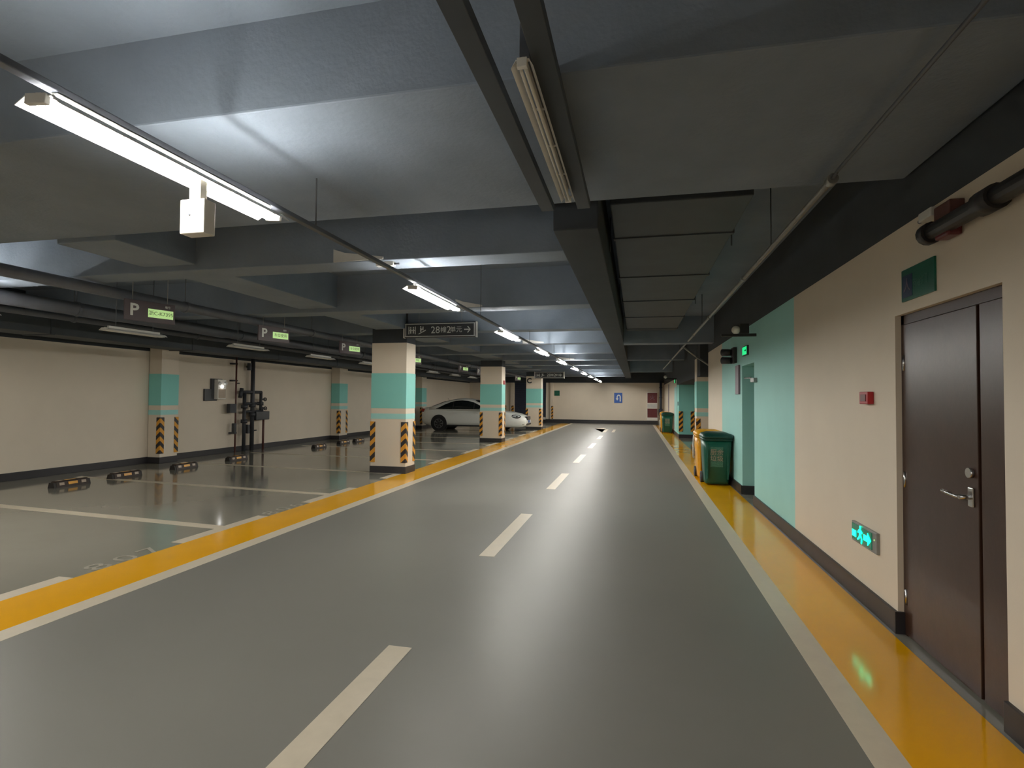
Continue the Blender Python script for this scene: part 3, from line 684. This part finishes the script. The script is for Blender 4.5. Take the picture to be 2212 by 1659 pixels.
def running_man(parent, s, y0, z0, x):
    # running figure beside a doorway and an arrow, all lit
    g = MB()
    def q(pts): g.prism([(y0-a*s, z0+b*s) for a, b in pts], 'x', x-.002, x)
    g.cyl((x-.002, y0-(.02)*s, z0+.40*s), (x, y0-(.02)*s, z0+.40*s), .085*s, 12)
    q([(-.12, .28), (.1, .30), (.12, -.02), (-.08, -.04)])
    q([(-.12, .28), (-.32, .12), (-.26, .05), (-.06, .2)]); q([(.08, .28), (.3, .18), (.27, .1), (.08, .18)])
    q([(-.08, .0), (.06, .0), (-.12, -.24), (-.34, -.34), (-.38, -.26), (-.2, -.18)]); q([(.0, .0), (.12, .0), (.26, -.2), (.2, -.44), (.1, -.42), (.14, -.2)])
    return g.done('running_figure', 'exit_lit', parent)
t = thing('exit_light', (XR, 4.537, .502), 'lit green exit light low on the cream wall beside the brown door', 'exit light')
MB().box((-.02, -.225, -.075), (0, .225, .075), .004).done('frame', 'galv', t)
MB().box((-.024, -.15, -.06), (-.019, .215, .06), .002).done('panel', 'exit_dark', t)
running_man(t, .14, .05, .0, -.025)
ar = MB(); ar.prism([(-.015, .02), (-.085, .02), (-.085, .045), (-.14, 0), (-.085, -.045), (-.085, -.02), (-.015, -.02)], 'x', -.027, -.024); ar.done('arrow', 'exit_lit', t)
ar = MB(); ar.box((-.027, .13, -.035), (-.024, .2, .012)); ar.done('door_symbol', 'exit_lit', t)
MB().ball((-.02, -.19, .02), .007, 8, 6).done('status_led', 'lcd', t)
def exit_high(y, z, label, w=.36, h=.15):
    t = thing('exit_light', (XR, y, z), label, 'exit light')
    MB().box((-.03, -w/2, -h/2), (0, w/2, h/2), .004).done('frame', 'sign_dark', t)
    MB().box((-.033, -w/2+.02, -h/2+.015), (-.029, w/2-.02, h/2-.015), .002).done('panel', 'exit_green', t)
    MB().box((-.0345, -w/2+.05, -.012), (-.032, -w/2+.16, .012)).done('arrow', 'exit_dark', t)
    return t
exit_high(9.0, 2.265, 'lit green exit light above the teal doorway')
exit_high(24.6, 2.30, 'distant lit green exit light on the far right wall', .45, .17)
t = thing('emergency_light', (XR, 9.95, 2.26), 'black twin-head emergency light left of the exit light above the teal doorway', 'emergency light')
MB().box((-.06, -.14, -.13), (0, .12, .14), .01).done('housing', 'black', t)
for z in (.06, -.08):
    h = MB().cyl((-.06, .02, z), (-.2, .12, z+.01), .055, 14, .062).done('spot_head', 'black', t)
    MB().cyl((-.2, .12, z+.01), (-.206, .124, z+.0105), .05, 14).done('lens', 'sign_dark', h)
t = thing('camera_bracket', (XR, 8.3, 2.43), 'dark arm with a pale dome camera sticking out of the teal wall above the doorway', 'camera')
MB().box((-.47, -.02, -.02), (0, .02, .02), .003).done('arm', 'black', t)
MB().ball((-.27, 0, .075), .06, 14, 8).done('dome', 'plastic_white', t)
MB().box((-.22, -.045, .02), (-.1, .045, .16), .008).done('control_box', 'black', t)
t = thing('camera_bracket', (XR, 23.4, 2.36), 'distant dark arm with a pale dome on the far right wall', 'camera')
MB().box((-.55, -.02, -.03), (0, .02, .03), .003).done('arm', 'black', t)
MB().ball((-.48, 0, .08), .07, 14, 8).done('dome', 'plastic_white', t)
tag(MB().box((XR-.03, 9.53, 1.6), (XR, 9.82, 2.08), .004).done('wall_plaque', 'plaque'), 'narrow mauve-grey plaque on the teal wall left of the doorway', 'plaque')
t = thing('alarm_strobe', (XR, 3.34, 2.46), 'dark alarm strobe with a red lower part near the ceiling above the brown door', 'alarm')
MB().box((-.07, -.09, -.03), (0, .07, .1), .008).done('housing', 'brown_pipe', t)
MB().box((-.075, -.075, -.085), (-.005, .055, -.03), .012).done('red_lens', 'dark_red', t)
t = thing('junction_box', (XR, 3.52, 2.56), 'pale small box at the top of the right wall beside the dark pipe', 'box')
MB().box((-.06, -.06, -.02), (0, .08, .03), .006).done('body', 'bracket', t)
MB().cyl((-.03, .08, 0), (-.03, .13, 0), .012, 8).done('cable_gland', 'pipe', t)
tag(MB().cbox((XR-.012, 22.95, 1.35), (.024, .12, .16), .004).done('call_button', 'sign_dark'), 'tiny dark call button on the far teal wall edge', 'button')

# ------------------------------------------------------------------ things on the back wall
t = thing('u_turn_sign', (-1.07, YB, 1.59), 'blue sign with a white U-turn arrow on the back wall', 'sign')
MB().box((-.245, -.02, -.31), (.245, 0, .31), .006).done('plate', 'blue', t)
a = MB(); y0, y1 = -.026, -.019
a.box((.09, y0, -.22), (.155, y1, .06))
pts = []
for k in range(9):
    an = math.pi*k/8; pts.append((.03+.125*math.cos(an), .06+.14*math.sin(an)))
inn = [(.03+.06*math.cos(math.pi*k/8), .06+.075*math.sin(math.pi*k/8)) for k in range(9)][::-1]
for k in range(8): a.prism([pts[k], pts[k+1], inn[7-k], inn[8-k]], 'y', y0, y1)
a.box((-.095, y0, -.05), (-.03, y1, .06))
a.prism([(-.15, -.03), (.025, -.03), (-.0625, -.17)], 'y', y0, y1)
a.done('arrow', 'sign_text', t)
t = thing('hydrant_cabinet', (.955, YB, 1.08), 'white-framed cabinet with two maroon panels at the right end of the back wall', 'cabinet')
MB().box((-.31, -.14, -.85), (.31, 0, .87), .01).done('frame', 'plastic_white', t)
up = MB().box((-.285, -.155, .22), (.285, -.138, .83), .005).done('upper_panel', 'dark_red', t)
text('emblem', '火', .3, 'plaque', up, frame((0, -.157, .53), (1, 0, 0), (0, 0, 1)), .003)
MB().box((-.285, -.15, -.08), (.285, -.138, .15), .005).done('middle_panel', 'bracket', t)
MB().box((-.285, -.155, -.66), (.285, -.138, -.12), .005).done('lower_panel', 'dark_red', t)
MB().box((-.32, -.16, -1.08), (.32, 0, -.85), .005).done('plinth', 'black', t)
t = thing('wall_sign', (-4.86, YB, 1.86), 'small green square sign on the left part of the back wall', 'sign')
MB().box((-.17, -.015, -.16), (.17, 0, .16), .004).done('plate', 'green_sign', t)
text('lettering', '安全', .1, 'bin_label', t, frame((0, -.016, 0), (1, 0, 0), (0, 0, 1)), .002)
t = thing('drain_pipe', (1.45, YB-.15, 0), 'dark vertical pipe in the right corner of the back wall', 'pipe')
MB().cyl((0, 0, .3), (0, 0, ZW), .07, 14).done('pipe_run', 'navy', t)
MB().cyl((0, 0, .62), (0, 0, .95), .11, 14).done('valve_body', 'navy', t)
for z in (.5, 1.6, 2.2): MB().box((-.09, -.02, z), (.09, .147, z+.05), .004).done('wall_clip', 'valve', t)
MB().cyl((0, 0, 0), (0, 0, .3), .085, 14).done('foot', 'plastic_white', t)
